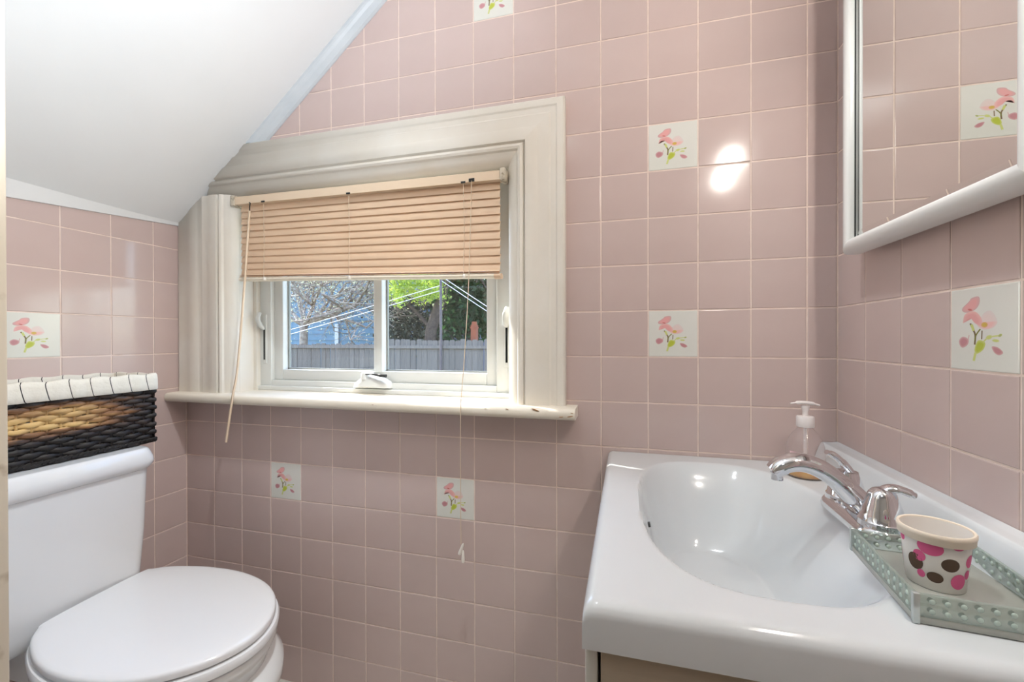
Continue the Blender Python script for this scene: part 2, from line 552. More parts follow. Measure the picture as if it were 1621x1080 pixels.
dec_b = {(8, 7), (12, 3), (12, -1), (2, -5), (7, -5)}
VTX0, VTX1, VTZ = 1.226, RX, 0.760
for k in range(-1, 16):
    a0 = LX if k == -1 else k * S
    a1 = RX if k == 15 else (k + 1) * S
    for r_ in range(-10, 12):
        b0, b1 = (r_ + 10) * S, (r_ + 11) * S
        if b0 > CZ:
            continue
        if k >= 12 and b1 < .70:
            continue                                                   # hidden behind the cabinet
        p = rect(a0, a1, b0, min(b1, CZ))
        p = clip(p, -SLOPE, 1, SZ - .012)
        if len(p) < 3:
            continue
        if a0 < 1.09 and b1 > .86 and b0 < 1.53:
            if b0 > .85:
                continue
            p = clip(p, 0, 1, .852)
        if a1 < WX0 and b0 >= .85:
            p = clip(p, 0, 1, SZ - 9)
        put_tile(wall_back, 'b', p, (k, r_) in dec_b)
for m_ in range(0, 9):                                                   # right wall
    a0, a1 = (m_ * S - .0004 if m_ else 0.0), (m_ + 1) * S - .0004
    for r_ in range(-3, 12):
        b0, b1 = (r_ + 10) * S, (r_ + 11) * S
        if b0 > CZ: continue
        p = rect(a0, a1, b0, min(b1, CZ))
        put_tile(wall_right, 'r', p, (m_, r_) in {(3, -1)})
for m_ in range(0, 9):                                                   # left wall
    y1 = 0.0 if m_ == 0 else -(.098 + (m_ - 1) * S)
    y0 = max(-(.098 + m_ * S), FY)
    if y0 >= y1 - .01:
        continue
    for r_ in range(-10, 3):
        b0, b1 = (r_ + 10) * S, (r_ + 11) * S
        p = clip(rect(y0, y1, b0, b1), -(.034 / .41), 1, 1.3985 + .003)
        put_tile(wall_left, 'l', p, (m_, r_) in {(3, -1)})

# ------------------------------------------------------------------ window
win = tag(empty('window_1', (.54, 0, WZ0)), 'small awning window in a wide cream moulded casing', 'window', kind='structure')
win.location = (0, 0, 0)
CP = [(0, 0), (0, .024), (.004, .028), (.018, .028), (.022, .0255), (.034, .0255), (.039, .029), (.064, .029), (.069, .032), (.098, .032), (.1005, .024), (.103, .024),
      (.105, .030), (.111, .0325), (.117, .030), (.120, .024), (.128, .021), (.138, .014), (.147, .004), (.1495, -.003), (.1495, -.0035)]
TZ, RXC, LXC = WZ1 + .150, WX1 + .150, WX0 - .150


def casing(name, rings, cut):
    me = MB().loft(rings).mesh(name, CREAM, 32)
    if cut:
        bm = bmesh.new(); bm.from_mesh(me)
        res = bmesh.ops.bisect_plane(bm, geom=bm.verts[:] + bm.edges[:] + bm.faces[:], plane_co=(0, 0, SZ - .001), plane_no=(-SLOPE, 0, 1), clear_outer=True)
        ed = [e for e in res['geom_cut'] if isinstance(e, bmesh.types.BMEdge)]
        try:
            bmesh.ops.contextual_create(bm, geom=ed)
        except Exception:
            pass
        bm.to_mesh(me); bm.free()
    return link(name, me, win)


casing('window_casing', [[(RXC - w, -h, WZ0) for w, h in CP], [(RXC - w, -h, TZ - w) for w, h in CP]], False)
casing('window_casing', [[(RXC - w, -h, TZ - w) for w, h in CP], [(LX + .001, -h, TZ - w) for w, h in CP]], True)
CPL = [(-.064 + .0, 0), (-.064, .0255), (-.056, .029), (-.046, .0275), (-.020, .0275), (-.014, .029)] + CP[3:]
casing('window_casing', [[(LXC + w, -h, WZ0) for w, h in CPL], [(LXC + w, -h + .0005, WZ1 + .004) for w, h in CPL]], True)
# jamb lining
J = .012
mb = MB()
mb.box(WX0 - J, WX0, .004, WT, WZ0 - .02, WZ1 + J).box(WX1, WX1 + J, .004, WT, WZ0 - .02, WZ1 + J).box(WX0, WX1, .004, WT, WZ1, WZ1 + J)
mb.box(WX0, WX0 + .012, .055, .075, WZ0, WZ1).box(WX1 - .012, WX1, .055, .075, WZ0, WZ1)
mb.build('window_jamb', CREAM, win)
# stool (inner sill): profile rounded nose, slight fall, running between walls
sp = [(-.0635, .842), (-.068, .845), (-.070, .851), (-.070, .859), (-.067, .865), (-.061, .868), (-.02, .869), (.03, .870), (.075, .8705), (.075, .842)]
mb = MB().loft([[(x, y, z) for y, z in sp] for x in (LX + .001, WX0 - .03, .35, .6, .8, WX1 + .03, 1.150, 1.154)])
stool = mb.build('window_sill', SILLP, win, smooth=40)
for (x, w, z) in ((.62, .0030, .860), (.935, .003, .862), (.99, .004, .863), (1.06, .010, .8640), (1.122, .006, .850), (1.143, .008, .852), (1.147, .004, .860)):
    ch_ = MB().lathe([(1.0, -.0012), (.9, .0004), (.5, .0007)], (0, 0, 0), 9).build('paint_chip', RUBBER, stool)
    ch_.location = (x, -.0700, z); ch_.rotation_euler = (PI / 2, random.uniform(-.3, .3), 0); ch_.scale = (w, w * .18, 1)
# vinyl frame
FY0, FY1 = .070, .135
fx0, fx1, fz0, fz1 = WX0 + .004, WX1 - .004, .872, WZ1 - .002
ff = .050
mb = MB()
mb.box(fx0, fx0 + ff, FY0, FY1, fz0, fz1).box(fx1 - ff, fx1, FY0, FY1, fz0, fz1).box(fx0 + ff, fx1 - ff, FY0, FY1, fz0, fz0 + .030).box(fx0 + ff, fx1 - ff, FY0, FY1, fz1 - .04, fz1)
mb.box(fx0, fx1, FY0 - .012, FY0, fz0 - .002, fz0 + .012)
mb.build('vinyl_frame', VINYL, win, bevel=.002)
# sash
sx0, sx1, sz0, sz1 = fx0 + ff - .004, fx1 - ff + .004, fz0 + .030, fz1 - .04
sw = .038
mb = MB()
mb.box(sx0, sx0 + sw, .084, .120, sz0, sz1).box(sx1 - sw, sx1, .084, .120, sz0, sz1).box(sx0 + sw, sx1 - sw, .084, .120, sz0, sz0 + .034).box(sx0 + sw, sx1 - sw, .084, .120, sz1 - .034, sz1)
for s in (0, 1):
    pass
sash = mb.build('window_sash', VINYL, win, bevel=.003)
mx = .5 * (sx0 + sx1) + .003
MB().box(mx - .014, mx + .014, .080, .122, sz0 + .030, sz1 - .030).build('mullion', VINYL, sash, bevel=.002)
gz0, gz1 = sz0 + .034, sz1 - .034
MB().box(sx0 + sw, mx - .014, .1135, .1165, gz0, gz1).build('pane', GLASS, sash)
MB().box(mx + .014, sx1 - sw, .1135, .1165, gz0, gz1).build('pane', GLASS, sash)
# glazing gaskets
for (xa, xb) in ((sx0 + sw, mx - .014), (mx + .014, sx1 - sw)):
    g = MB()
    g.box(xa, xa + .004, .105, .1130, gz0, gz1).box(xb - .004, xb, .105, .1130, gz0, gz1).box(xa, xb, .105, .1130, gz0, gz0 + .004)
    g.build('gasket', mat('grey_gasket', lin(150, 152, 146), .6) if 'grey_gasket' not in MATS else MATS['grey_gasket'], sash)
# side latches: housing, dark slot, lever
for sgn, xc in ((1, fx0 + .028), (-1, fx1 - .020)):
    lt = MB().box(xc - .008, xc + .008, FY0 - .004, FY0 + .002, .955, 1.115).build('sash_lock', VINYL, win, bevel=.002)
    MB().box(xc - .0028, xc + .0028, FY0 - .0052, FY0 - .0035, .968, 1.072).build('slot', DARK, lt)
    MB().tube(cr([(xc, FY0 - .006, 1.066), (xc - .002 * sgn, FY0 - .020, 1.082), (xc - .004 * sgn, FY0 - .026, 1.10), (xc - .008 * sgn, FY0 - .016, 1.118)], 5), [.004, .006, .008, .009] + [.009] * 12, 8, .6).build('lock_lever', VINYL, lt, smooth=60)
# crank operator
cxm = mx - .008
ring = lambda y, sx, sz, z0: [(cxm + a * sx, y, z0 + b * sz) for a, b in ((-1, 0), (-.93, .35), (-.55, .75), (-.2, 1), (.25, 1), (.6, .75), (.9, .5), (1, .3), (1, 0))]
op = MB().loft([ring(FY0 + .002, .064, .040, .888), ring(FY0 - .012, .062, .038, .888), ring(FY0 - .026, .048, .030, .889), ring(FY0 - .030, .03, .018, .892)]).build('crank_operator', VINYL, win, smooth=50)
MB().lathe([(.012, 0), (.012, .016), (.008, .022), (0.002, .024)], (cxm - .016, FY0 - .020, .914), 14).build('crank_hub', VINYL, op, smooth=50)
MB().tube(cr([(cxm - .012, FY0 - .026, .930), (cxm + .02, FY0 - .034, .931), (cxm + .045, FY0 - .036, .928), (cxm + .064, FY0 - .036, .927)], 5), [.003] * 5 + [.0045] * 5 + [.0062] * 6, 10, .8).build('crank_handle', DARKM, op, smooth=60)

# ------------------------------------------------------------------ venetian blind
bl = tag(empty('venetian_blind', (0, 0, 0)), 'half-raised peach mini blind hanging crooked in the window', 'blind')
BX0, BX1, BY = .128, .957, -.012


def hz(x):
    t = (x - .12) / .845
    return 1.4565 - .0065 * t


def bz(x):
    t = (x - BX0) / (BX1 - BX0)
    return 1.2185 - .023 * t


hp = [(-.013, -.0125), (-.013, .010), (-.009, .0125), (.010, .0125), (.0125, .010), (.0125, -.0125)]
MB().loft([[(x, BY - .004 + a, hz(x) + b) for a, b in hp] for x in (.118, .40, .70, .966)]).build('headrail', WAND, bl, smooth=35)
for x in (.112, .968):
    MB().box(x - .007, x + .007, BY - .020, BY + .016, hz(x) - .015, hz(x) + .016).build('bracket', mat('aged_bracket', lin(206, 196, 178), .4, c2=lin(140, 126, 104), nscale=90, lo=.5, hi=.7) if 'aged_bracket' not in MATS else MATS['aged_bracket'], bl, bevel=.002)
NS = 11
for i in range(NS + 2):
    # slats hang evenly between headrail and bottom rail; the lowest ones stack
    sl_pts = []
    if i < 2:
        za = lambda x, i=i: bz(x) + .010 + i * .0045
        tilt = 18
    else:
        za = lambda x, i=i: (bz(x) + .024) + (hz(x) - .020 - bz(x) - .024) * ((i - 2) / (NS - 1))
        tilt = 75
    rings = []
    N = 9
    for x in [BX0 + (BX1 - BX0) * q / 10 for q in range(11)]:
        rg = []
        for k in range(N):
            u = k / (N - 1) - .5
            w = u * .0255; bow = .0016 * (1 - 4 * u * u)
            ct, st = math.cos(math.radians(tilt)), math.sin(math.radians(tilt))
            # lower edge towards the room, convex side out
            rg.append((x, BY + w * ct - bow * st, za(x) + w * st + bow * ct))
        for k in range(N - 1, -1, -1):
            a = rg[k]; rg.append((a[0], a[1] + .0006, a[2] + .0003))
        rings.append(rg)
    MB().loft(rings).build('slat', BLIND, bl, smooth=40)
rings = []
for x in (BX0 - .002, .4, .7, BX1 + .001):
    rings.append([(x, BY + .0125 * math.cos(t), bz(x) + .0068 * math.sin(t)) for t in [2 * PI * j / 16 for j in range(16)]])
br = MB().loft(rings).build('bottom_rail', mat('pale_rail', lin(240, 230, 212), .35), bl, smooth=50)
MB().loft([[(x, BY + .0135 * math.cos(t), bz(BX1) + .0078 * math.sin(t)) for t in [2 * PI * j / 16 for j in range(16)]] for x in (BX1 - .014, BX1 + .003)]).build('end_cap', BLIND, br, smooth=50)
for x in (.225, .518, .862):
    lc = MB()
    for dy in (-.0155, .0135):
        lc.tube([(x, BY + dy, hz(x) - .012), (x + .002, BY + dy, .5 * (hz(x) + bz(x))), (x, BY + dy, bz(x))], .0007, 6)
    lc.build('ladder_cord', CORD, bl)
    MB().lathe([(.004, -.005), (.005, 0), (.003, .004)], (x, BY - .013, bz(x)), 8).build('cord_button', TASSEL, bl)
    MB().box(x - .006, x + .006, BY - .0185, BY - .016, hz(x) - .0135, hz(x) - .009).build('cord_clip', DARKM, bl)
MB().box(.878, .893, BY - .0195, BY - .016, hz(.885) - .012, hz(.885) - .004).build('cord_lock', DARK, bl)
cordp = cr([(.886, BY - .019, hz(.886) - .010), (.880, -.036, 1.20), (.874, -.052, 1.0), (.871, -.069, .885), (.871, -.0718, .862), (.870, -.0715, .84), (.869, -.070, .70), (.870, -.070, .52)], 6)
MB().tube(cordp, .0010, 6).build('lift_cord', CORD, bl, smooth=60)
for dx, z0, tl in ((.0055, .476, 0), (-.004, .495, .35)):
    t = MB().lathe([(.0042, 0), (.0046, .004), (.0030, .026), (.0012, .030)], (0, 0, 0), 10).build('cord_tassel', TASSEL, bl, smooth=60)
    t.location = (.870 + dx, -.0705, z0); t.rotation_euler = (0, tl, 0)
wp = [Vector((.176, -.030, 1.420)), Vector((.172, -.0445, 1.20)), Vector((.168, -.066, .95)), Vector((.163, -.078, .868)), Vector((.158, -.096, .738))]
MB().tube(cr(wp, 4), .0034, 6).build('tilt_wand', WAND, bl, smooth=60)
MB().tube(cr([(.168, BY - .014, 1.447), (.178, -.030, 1.444), (.180, -.033, 1.432), (.176, -.030, 1.418)], 4), .0017, 6).build('wand_hook', DARKM, bl)

# ------------------------------------------------------------------ toilet
to = tag(empty('toilet', (0, 0, 0)), 'white two-piece toilet with closed lid below the ceiling slope', 'toilet')


def rrect(x0, x1, y0, y1, r, z, n=6):
    out = []
    for cx, cy, a0 in ((x1 - r, y1 - r, 0), (x0 + r, y1 - r, PI / 2), (x0 + r, y0 + r, PI), (x1 - r, y0 + r, 3 * PI / 2)):
        for k in range(n + 1):
            a = a0 + PI / 2 * k / n
            out.append((cx + r * math.cos(a), cy + r * math.sin(a), z))
    return out


TY0, TY1 = -.600, -.240
rings = []
for z, g in ((.385, .022), (.395, .014), (.42, .011), (.55, .004), (.704, .0)):
    rings.append(rrect(LX + .012, .082 - g * .8, TY0 + g, TY1 - g * 1.2, .028, z))
MB().loft(rings).build('tank', CERAMIC, to, smooth=50)
rings = []
for z, g in ((.703, .006), (.706, -.001), (.714, -.006), (.724, -.0085), (.735, -.007), (.748, -.003), (.7545, .0), (.7565, .0025), (.757, .008)):
    rings.append(rrect(LX + .008, .088 - g, TY0 + g, TY1 - g, .030, z))
MB().loft(rings).build('tank_lid', CERAMIC, to, smooth=50)
BC = Vector((.083, -.356)); BR = math.radians(-3.2)
half = [(.0, .114), (.03, .137), (.075, .156), (.13, .171), (.20, .179), (.27, .174), (.335, .157), (.392, .126), (.435, .083), (.458, .040)]


def outline(z, grow=0.0, xs=1.0, ys=1.0, back=0.0, cut=True):
    pts = [(x, h) for x, h in half]
    full = [(x, -h) for x, h in pts] + [(.4655, 0)] + [(x, h) for x, h in reversed(pts)]
    sm = cr([(a, b, 0) for a, b in full], 4)
    out = []
    for i, p in enumerate(sm):
        d = (sm[min(i + 1, len(sm) - 1)] - sm[max(i - 1, 0)]).normalized()
        q = Vector((p.x + d.y * grow, p.y - d.x * grow))
        q = Vector((max(q.x, 0 - back) * xs, q.y * ys))
        if i in (0, len(sm) - 1):
            q.x = -back
        q.x -= .14 * q.y * max(0, 1 - max(q.x, 0) / .2)
        ca, sa = math.cos(BR), math.sin(BR)
        out.append((BC.x + q.x * ca - q.y * sa, BC.y + q.x * sa + q.y * ca, z))
    return out


MB().loft([outline(.4235, -.004), outline(.426, 0), outline(.434, 0.0), outline(.4375, -.0015), outline(.4395, -.005), outline(.4405, -.012), outline(.4415, -.03), outline(.4425, -.06), outline(.443, -.10)]).build('seat_lid', SEATP, to, smooth=45)
MB().loft([outline(.4015, .001), outline(.404, .006), outline(.414, .007), outline(.4195, .004), outline(.421, -.002)]).build('seat', SEATP, to, smooth=45)
for sy in (-.075, .075):
    MB().tube([(BC.x - .012, BC.y + sy - .02, .420), (BC.x - .012, BC.y + sy + .02, .420)], .011, 12).build('hinge', SEATP, to, smooth=60)
rings = []
for z, g, xs, ys in ((.400, -.006, 1, 1), (.396, .0, 1, 1), (.385, .003, 1, 1), (.366, -.002, .99, .99), (.345, -.008, .985, .98), (.336, .002, 1.0, .99), (.322, .009, 1.02, 1.0), (.300, .009, 1.02, 1.0), (.27, .002, 1.0, .98), (.22, -.02, .96, .90), (.16, -.04, .90, .80), (.08, -.05, .86, .74), (.03, -.045, .88, .78), (.0, -.04, .89, .80)):
    rings.append(outline(z, g, xs, ys, .02))
MB().loft(rings).build('bowl', CERAMIC, to, smooth=60)
rings = [rrect(LX + .03, .15, BC.y - .105, BC.y + .105, .03, z) for z in (.30, .372)] + [rrect(LX + .035, .145, BC.y - .10, BC.y + .10, .03, .380)]
MB().loft(rings).build('tank_deck', CERAMIC, to, smooth=50)

# ------------------------------------------------------------------ wicker basket on the tank
WICK = bpy.data.materials.new('dark_wicker'); WICK.use_nodes = True
n = WICK.node_tree.nodes; l = WICK.node_tree.links; b = n['Principled BSDF']
b.inputs['Roughness'].default_value = .55
tc = n.new('ShaderNodeTexCoord')
nz = n.new('ShaderNodeTexNoise'); nz.inputs['Scale'].default_value = 1.0; nz.inputs['Detail'].default_value = 5
mp = n.new('ShaderNodeMapping'); mp.inputs['Scale'].default_value = (12, 12, 80); l.new(tc.outputs['Object'], mp.inputs['Vector']); l.new(mp.outputs['Vector'], nz.inputs['Vector'])
# lighter straw woven in as a patch: distance to its middle line
sx_ = n.new('ShaderNodeSeparateXYZ'); l.new(tc.outputs['Object'], sx_.inputs[0])
def math_(op, a, b_=None, v=None):
    q = n.new('ShaderNodeMath'); q.operation = op
    l.new(a, q.inputs[0])
    if b_ is not None: l.new(b_, q.inputs[1])
    if v is not None: q.inputs[1].default_value = v
    return q.outputs[0]
yy = math_('ADD', sx_.outputs['Y'], v=.485)
yy = math_('MULTIPLY', yy, v=4.6)
yy = math_('MAXIMUM', yy, v=0.0)
zz = math_('ADD', sx_.outputs['Z'], v=-.856)
zz2 = math_('MULTIPLY', zz, v=27.0)
zz2 = math_('ABSOLUTE', zz2)
dd = math_('MAXIMUM', yy, zz2)
nn = math_('MULTIPLY', nz.outputs['Fac'], v=1.3)
dd = math_('ADD', dd, nn)
rp = n.new('ShaderNodeValToRGB'); l.new(dd, rp.inputs['Fac'])
dd2 = math_('MULTIPLY', dd, v=.5); l.new(dd2, rp.inputs['Fac'])
e = rp.color_ramp.elements
e[0].position = .46; e[0].color = lin(216, 180, 118)
e[1].position = .84; e[1].color = lin(52, 38, 32)
x_ = e.new(.68); x_.color = lin(140, 98, 62)
x_ = e.new(.98); x_.color = lin(26, 21, 20)
l.new(rp.outputs['Color'], b.inputs['Base Color'])

ba = tag(empty('wicker_basket', (0, 0, 0)), 'dark woven wicker basket with striped cloth liner on toilet tank', 'basket')
KX0, KX1, KY0, KY1, KZ0, KZ1 = LX + .006, .046, -.610, -.204, .7575, .905
mb = MB()
mb.box(KX0 + .006, KX1 - .006, KY0 + .006, KY1 - .006, KZ0 + .001, KZ0 + .008)
NR = 13


def perim(s, off, z):
    """rounded rectangle perimeter walk, s in metres"""
    w, d = KX1 - KX0, KY1 - KY0
    L = 2 * (w + d); s = s % L
    if s < d: return Vector((KX1 + off, KY0 + s, z))
    s -= d
    if s < w: return Vector((KX1 - s, KY1 + off, z))
    s -= w
    if s < d: return Vector((KX0 - off, KY1 - s, z))
    s -= d
    return Vector((KX0 + s, KY0 - off, z))


PL = 2 * ((KX1 - KX0) + (KY1 - KY0))
NST = 46
for i in range(NR):
    z = KZ0 + .007 + i * (KZ1 - KZ0 - .006) / NR
    hh = .0060
    pts = []
    M = NST * 4
    for q in range(M):
        s = PL * q / M
        ph = PI * q / 4 + (PI if i % 2 else 0)
        off = -.004 + .0038 * math.sin(ph) + random.uniform(-.0006, .0006)
        pts.append(perim(s, min(off, 0.0015), z + .0012 * math.sin(ph * .5 + i) + random.uniform(-.0007, .0007)))
    rings = []
    for q in range(M):
        p = pts[q]; d = (pts[(q + 1) % M] - pts[q - 1]).normalized()
        a = Vector((0, 0, 1)); c = d.cross(a).normalized()
        rings.append([p + a * (hh * math.cos(t)) + c * (.0036 * math.sin(t)) for t in [2 * PI * j / 6 for j in range(6)]])
    rings.append(rings[0])
    mb.loft(rings, False, False)
# twisted border at the foot
for q in range(110):
    s = PL * q / 110; p = perim(s, -.001, KZ0 + .006); p2 = perim(s + .011, .001, KZ0 + .012)
    mb.tube([p, (p + p2) * .5 + Vector((0, 0, .001)), p2], .0036, 5)
wv = mb.build('woven_wicker', WICK, ba, smooth=60); wv['kind'] = 'stuff'
mb = MB()
for q in range(NST):
    s = PL * (q + .5) / NST
    mb.tube([perim(s, -.005, KZ0 + .004), perim(s, -.005, KZ1)], .0026, 5)
st = mb.build('wicker_stakes', WICK, ba, smooth=60); st['kind'] = 'stuff'
# liner folded over the rim
LINER = mat('striped_liner_cloth', lin(226, 220, 208), .9, bump=.5, bscale=140)
n = LINER.node_tree.nodes; l = LINER.node_tree.links
tc = n.new('ShaderNodeTexCoord'); sp_ = n.new('ShaderNodeSeparateXYZ'); l.new(tc.outputs['Object'], sp_.inputs[0])
def lm(op, a, v=None, b_=None):
    q = n.new('ShaderNodeMath'); q.operation = op
    l.new(a, q.inputs[0])
    if v is not None: q.inputs[1].default_value = v
    if b_ is not None: l.new(b_, q.inputs[1])
    return q.outputs[0]
t1 = lm('MULTIPLY', sp_.outputs['Z'], .22)
t1 = lm('ADD', t1, b_=sp_.outputs['Y']); t1 = lm('ADD', t1, b_=sp_.outputs['X'])
t1 = lm('MULTIPLY', t1, 25.0)
t1 = lm('ADD', t1, 40.42)
t1 = lm('FRACT', t1)
t1 = lm('LESS_THAN', t1, .045)
mxn = n.new('ShaderNodeMix'); mxn.data_type = 'RGBA'; l.new(t1, mxn.inputs['Factor'])
mxn.inputs[6].default_value = lin(226, 220, 208); mxn.inputs[7].default_value = lin(50, 46, 44)
l.new(mxn.outputs[2], n['Principled BSDF'].inputs['Base Color'])
LP = [(.006, .900), (.0085, .903), (.0085, .915), (.0078, .930), (.006, .938), (.001, .943), (-.006, .943), (-.010, .938), (-.011, .915), (-.0115, .78)]
M = 130
rings = []
for q in range(M + 1):
    s = PL * (q % M) / M
    wob = .0011 * math.sin(q * 1.7) + .0009 * math.sin(q * .61 + 1)
    rings.append([perim(s, o_ + wob * (1 if i_ < 8 else 0), z_ + (.0016 * math.sin(q * .83) if 3 < i_ < 8 else 0)) for i_, (o_, z_) in enumerate(LP)])
me = MB()
me.loft(rings, False, False, closed=False)
me.build('cloth_liner', LINER, ba, smooth=70)

# ------------------------------------------------------------------ vanity cabinet and sink top
VY0 = -.622
CX0 = 1.244
va = tag(empty('vanity_cabinet', (0, 0, 0)), 'pale vanity cabinet under the white sink top', 'cabinet')
mb = MB()
mb.box(CX0, RX - .002, -.606, -.590, .02, .716).box(CX0, RX - .002, -.028, -.012, .02, .716).box(CX0, RX - .002, -.590, -.028, .08, .096).box(CX0 + .004, CX0 + .02, -.590, -.028, .10, .716).box(CX0 + .05, CX0 + .066, -.59, -.028, 0, .08)
mb.build('body', CABB, va, bevel=.001)
dr = MB().box(CX0 - .0165, CX0 - .0035, -.604, -.314, .10, .708).build('door', CABW, va, bevel=.002)
MB().lathe([(.006, 0), (.006, .010), (.014, .016), (.013, .024), (.004, .026)], (0, 0, 0), 16).build('knob', CHROME, dr, smooth=50)
dr.children[0].location = (CX0 - .0165, -.345, .56); dr.children[0].rotation_euler = (0, -PI / 2, 0)
dr = MB().box(CX0 - .0165, CX0 - .0035, -.309, -.016, .10, .708).build('door', CABW, va, bevel=.002)
MB().lathe([(.006, 0), (.006, .010), (.014, .016), (.013, .024), (.004, .026)], (0, 0, 0), 16).build('knob', CHROME, dr, smooth=50)
dr.children[0].location = (CX0 - .0165, -.28, .56); dr.children[0].rotation_euler = (0, -PI / 2, 0)

si = tag(empty('sink_top', (0, 0, 0)), 'glossy white vanity sink top with oval basin', 'sink')
VZ = .7605
bcx, bcy, bhx, bhy = 1.446, -.308, .156, .258


def basin(x, y):
    dx, dy = (x - bcx) / bhx, (y - bcy) / bhy
    # shell outline: squarer towards the room, rounder towards the tap
    pw = 2.65 - .45 * math.tanh(dx * 2.2)
    r = (abs(dx) ** pw + abs(dy) ** 2.7) ** (1 / ((pw + 2.7) / 2))
    if r >= 1.06:
        return 0.0
    ang = math.atan2(dy, dx)
    w = .47 + .17 * math.cos(ang) if r > 1e-6 else .5
    s = (1.0 - r) / w
    if s <= 0:
        # rolled lip
        return -.0000
    s = min(1.0, s)
    k = s * s * (3 - 2 * s) * .55 + s * .45 if s < 1 else 1
    if s < .12:
        k = k * (s / .12) ** .6
    return -.145 * k - .004 * max(0, 1 - r)


def topz(x, y):
    z = VZ + basin(x, y)
    # rounded front and side edge
    ex = min(x - VTX0, 99); ey = y - VY0
    R = .014
    for e_ in (ex, ey):
        if e_ < R:
            z -= R - math.sqrt(max(0, R * R - (R - e_) ** 2))
    # cove up to the splash
    cz = (x - (RX - .052)) / .024
    if cz > 0:
        cz = min(1, cz); z += .0495 * (cz * cz * (3 - 2 * cz))
    ct = (x - (RX - .012)) / .012
    if ct > 0:
        z += .002 * ct
    return z


def graded(a, b, n, edge):
    out = [a + (b - a) * i / n for i in range(n + 1)]
    return sorted(set([round(v, 6) for v in out + edge]))


gx = graded(VTX0, RX - .0005, 120, [VTX0 + e_ for e_ in (.0006, .0015, .003, .006, .010)] + [RX - .052 + .024 * q / 10 for q in range(11)])
gy = graded(VY0, -.001, 150, [VY0 + e_ for e_ in (.0006, .0015, .003, .006, .010)])
vs = [(x, y, topz(x, y)) for x in gx for y in gy]
nx, ny = len(gx), len(gy)
fs = [(i * ny + j, (i + 1) * ny + j, (i + 1) * ny + j + 1, i * ny + j + 1) for i in range(nx - 1) for j in range(ny - 1)]
# apron skirt
o = len(vs); bot = []
edge = [(i, 0) for i in range(nx)]
for i in range(nx):
    vs.append((gx[i], VY0 + .0, VZ - .047))
for i in range(nx - 1):
    fs.append((i * ny, o + i, o + i + 1, (i + 1) * ny))
o2 = len(vs)
for j in range(ny):
    vs.append((VTX0, gy[j], VZ - .047))
for j in range(ny - 1):
    fs.append((j, j + 1, o2 + j + 1, o2 + j))
o3 = len(vs)
for j in range(ny):
    vs.append((RX - .0005, gy[j], VZ - .047))
for j in range(ny - 1):
    fs.append(((nx - 1) * ny + j, o3 + j, o3 + j + 1, (nx - 1) * ny + j + 1))
MB().add(vs, fs).build('basin_top', CULT, si, smooth=50)
dpz = topz(bcx, bcy) + .001
MB().lathe([(.022, -.002), (.022, .001), (.018, .003), (.014, .001), (.012, .004), (.004, .006)], (bcx, bcy, dpz), 24).build('drain', CHROME, si, smooth=50)
ov = at(1013, 815, 0, 1.302)
t = MB().lathe([(.010, -.002), (.010, .0015), (.006, .002)], (0, 0, 0), 16).build('overflow_hole', DARKM, si, smooth=50)
t.location = (1.3065, -.33, .728); t.rotation_euler = (0, math.radians(70), 0); t.scale = (.3, .9, 1)

# ------------------------------------------------------------------ faucet
fa = tag(empty('faucet', (1.612, -.312, VZ)), 'chrome two-handle faucet arching over the basin', 'faucet')
fx, fy = 0.0, 0.0


def stad(hl, hw, z, n=10):
    out = []
    for k in range(n + 1):
        a = PI * k / n
        out.append((hw * math.cos(a), hl - hw + hw * math.sin(a), z))
    for k in range(n + 1):
        a = PI + PI * k / n
        out.append((hw * math.cos(a), -(hl - hw) + hw * math.sin(a), z))
    return out


MB().loft([stad(.083, .034, 0), stad(.0835, .0345, .005), stad(.082, .0325, .010), stad(.079, .029, .014), stad(.074, .024, .016)]).build('base_plate', CHROME, fa, smooth=50)
hub = [(.0285, .006), (.0290, .013), (.0275, .017), (.0275, .021), (.0260, .0225), (.0240, .032), (.0205, .043), (.0175, .053), (.0155, .059), (.011, .064), (.003, .0665)]
hn = MB().lathe(hub, (0, -.050, 0), 28).build('handle', CHROME, fa, smooth=40)
MB().tube(cr([(-.004, -.050, .052), (.004, -.051, .064), (.014, -.054, .0665), (.025, -.057, .064), (.033, -.059, .0605)], 5), [.0095] * 6 + [.0088] * 6 + [.0080] * 6 + [.006] * 3, 12, .62).build('lever', CHROME, hn, smooth=60)
hf = MB().lathe(hub[:9] + [(.004, .060)], (0, .050, 0), 28).build('handle', CHROME, fa, smooth=40)
MB().tube(cr([(.012, .050, .040), (.006, .050, .055), (-.004, .050, .070), (-.016, .050, .082), (-.028, .049, .088)], 5), [.011] * 6 + [.0105] * 6 + [.009] * 6 + [.0065] * 3, 12, .6).build('lever', CHROME, hf, smooth=60)
spp = cr([(.010, 0, .008), (-.004, 0, .026), (-.026, 0, .050), (-.052, 0, .071), (-.080, 0, .081), (-.104, 0, .077), (-.120, 0, .064)], 6)
rr = [.030 + (.0190 - .030) * min(1, i / 14) for i in range(len(spp))]
rr = [r_ if i < len(spp) - 4 else r_ * (.97 - .05 * (i - len(spp) + 4)) for i, r_ in enumerate(rr)]
MB().tube(spp, rr, 20, .74, up=(1, 0, 1)).build('spout', CHROME, fa, smooth=60)
MB().lathe([(.0085, 0), (.0085, .010), (.0095, .011)], (-.114, 0, .052), 18).build('aerator', CHROME, fa, smooth=50)
MB().tube([(.026, 0, .010), (.026, 0, .046)], .0026, 10).build('lift_rod', CHROME, fa, smooth=60)

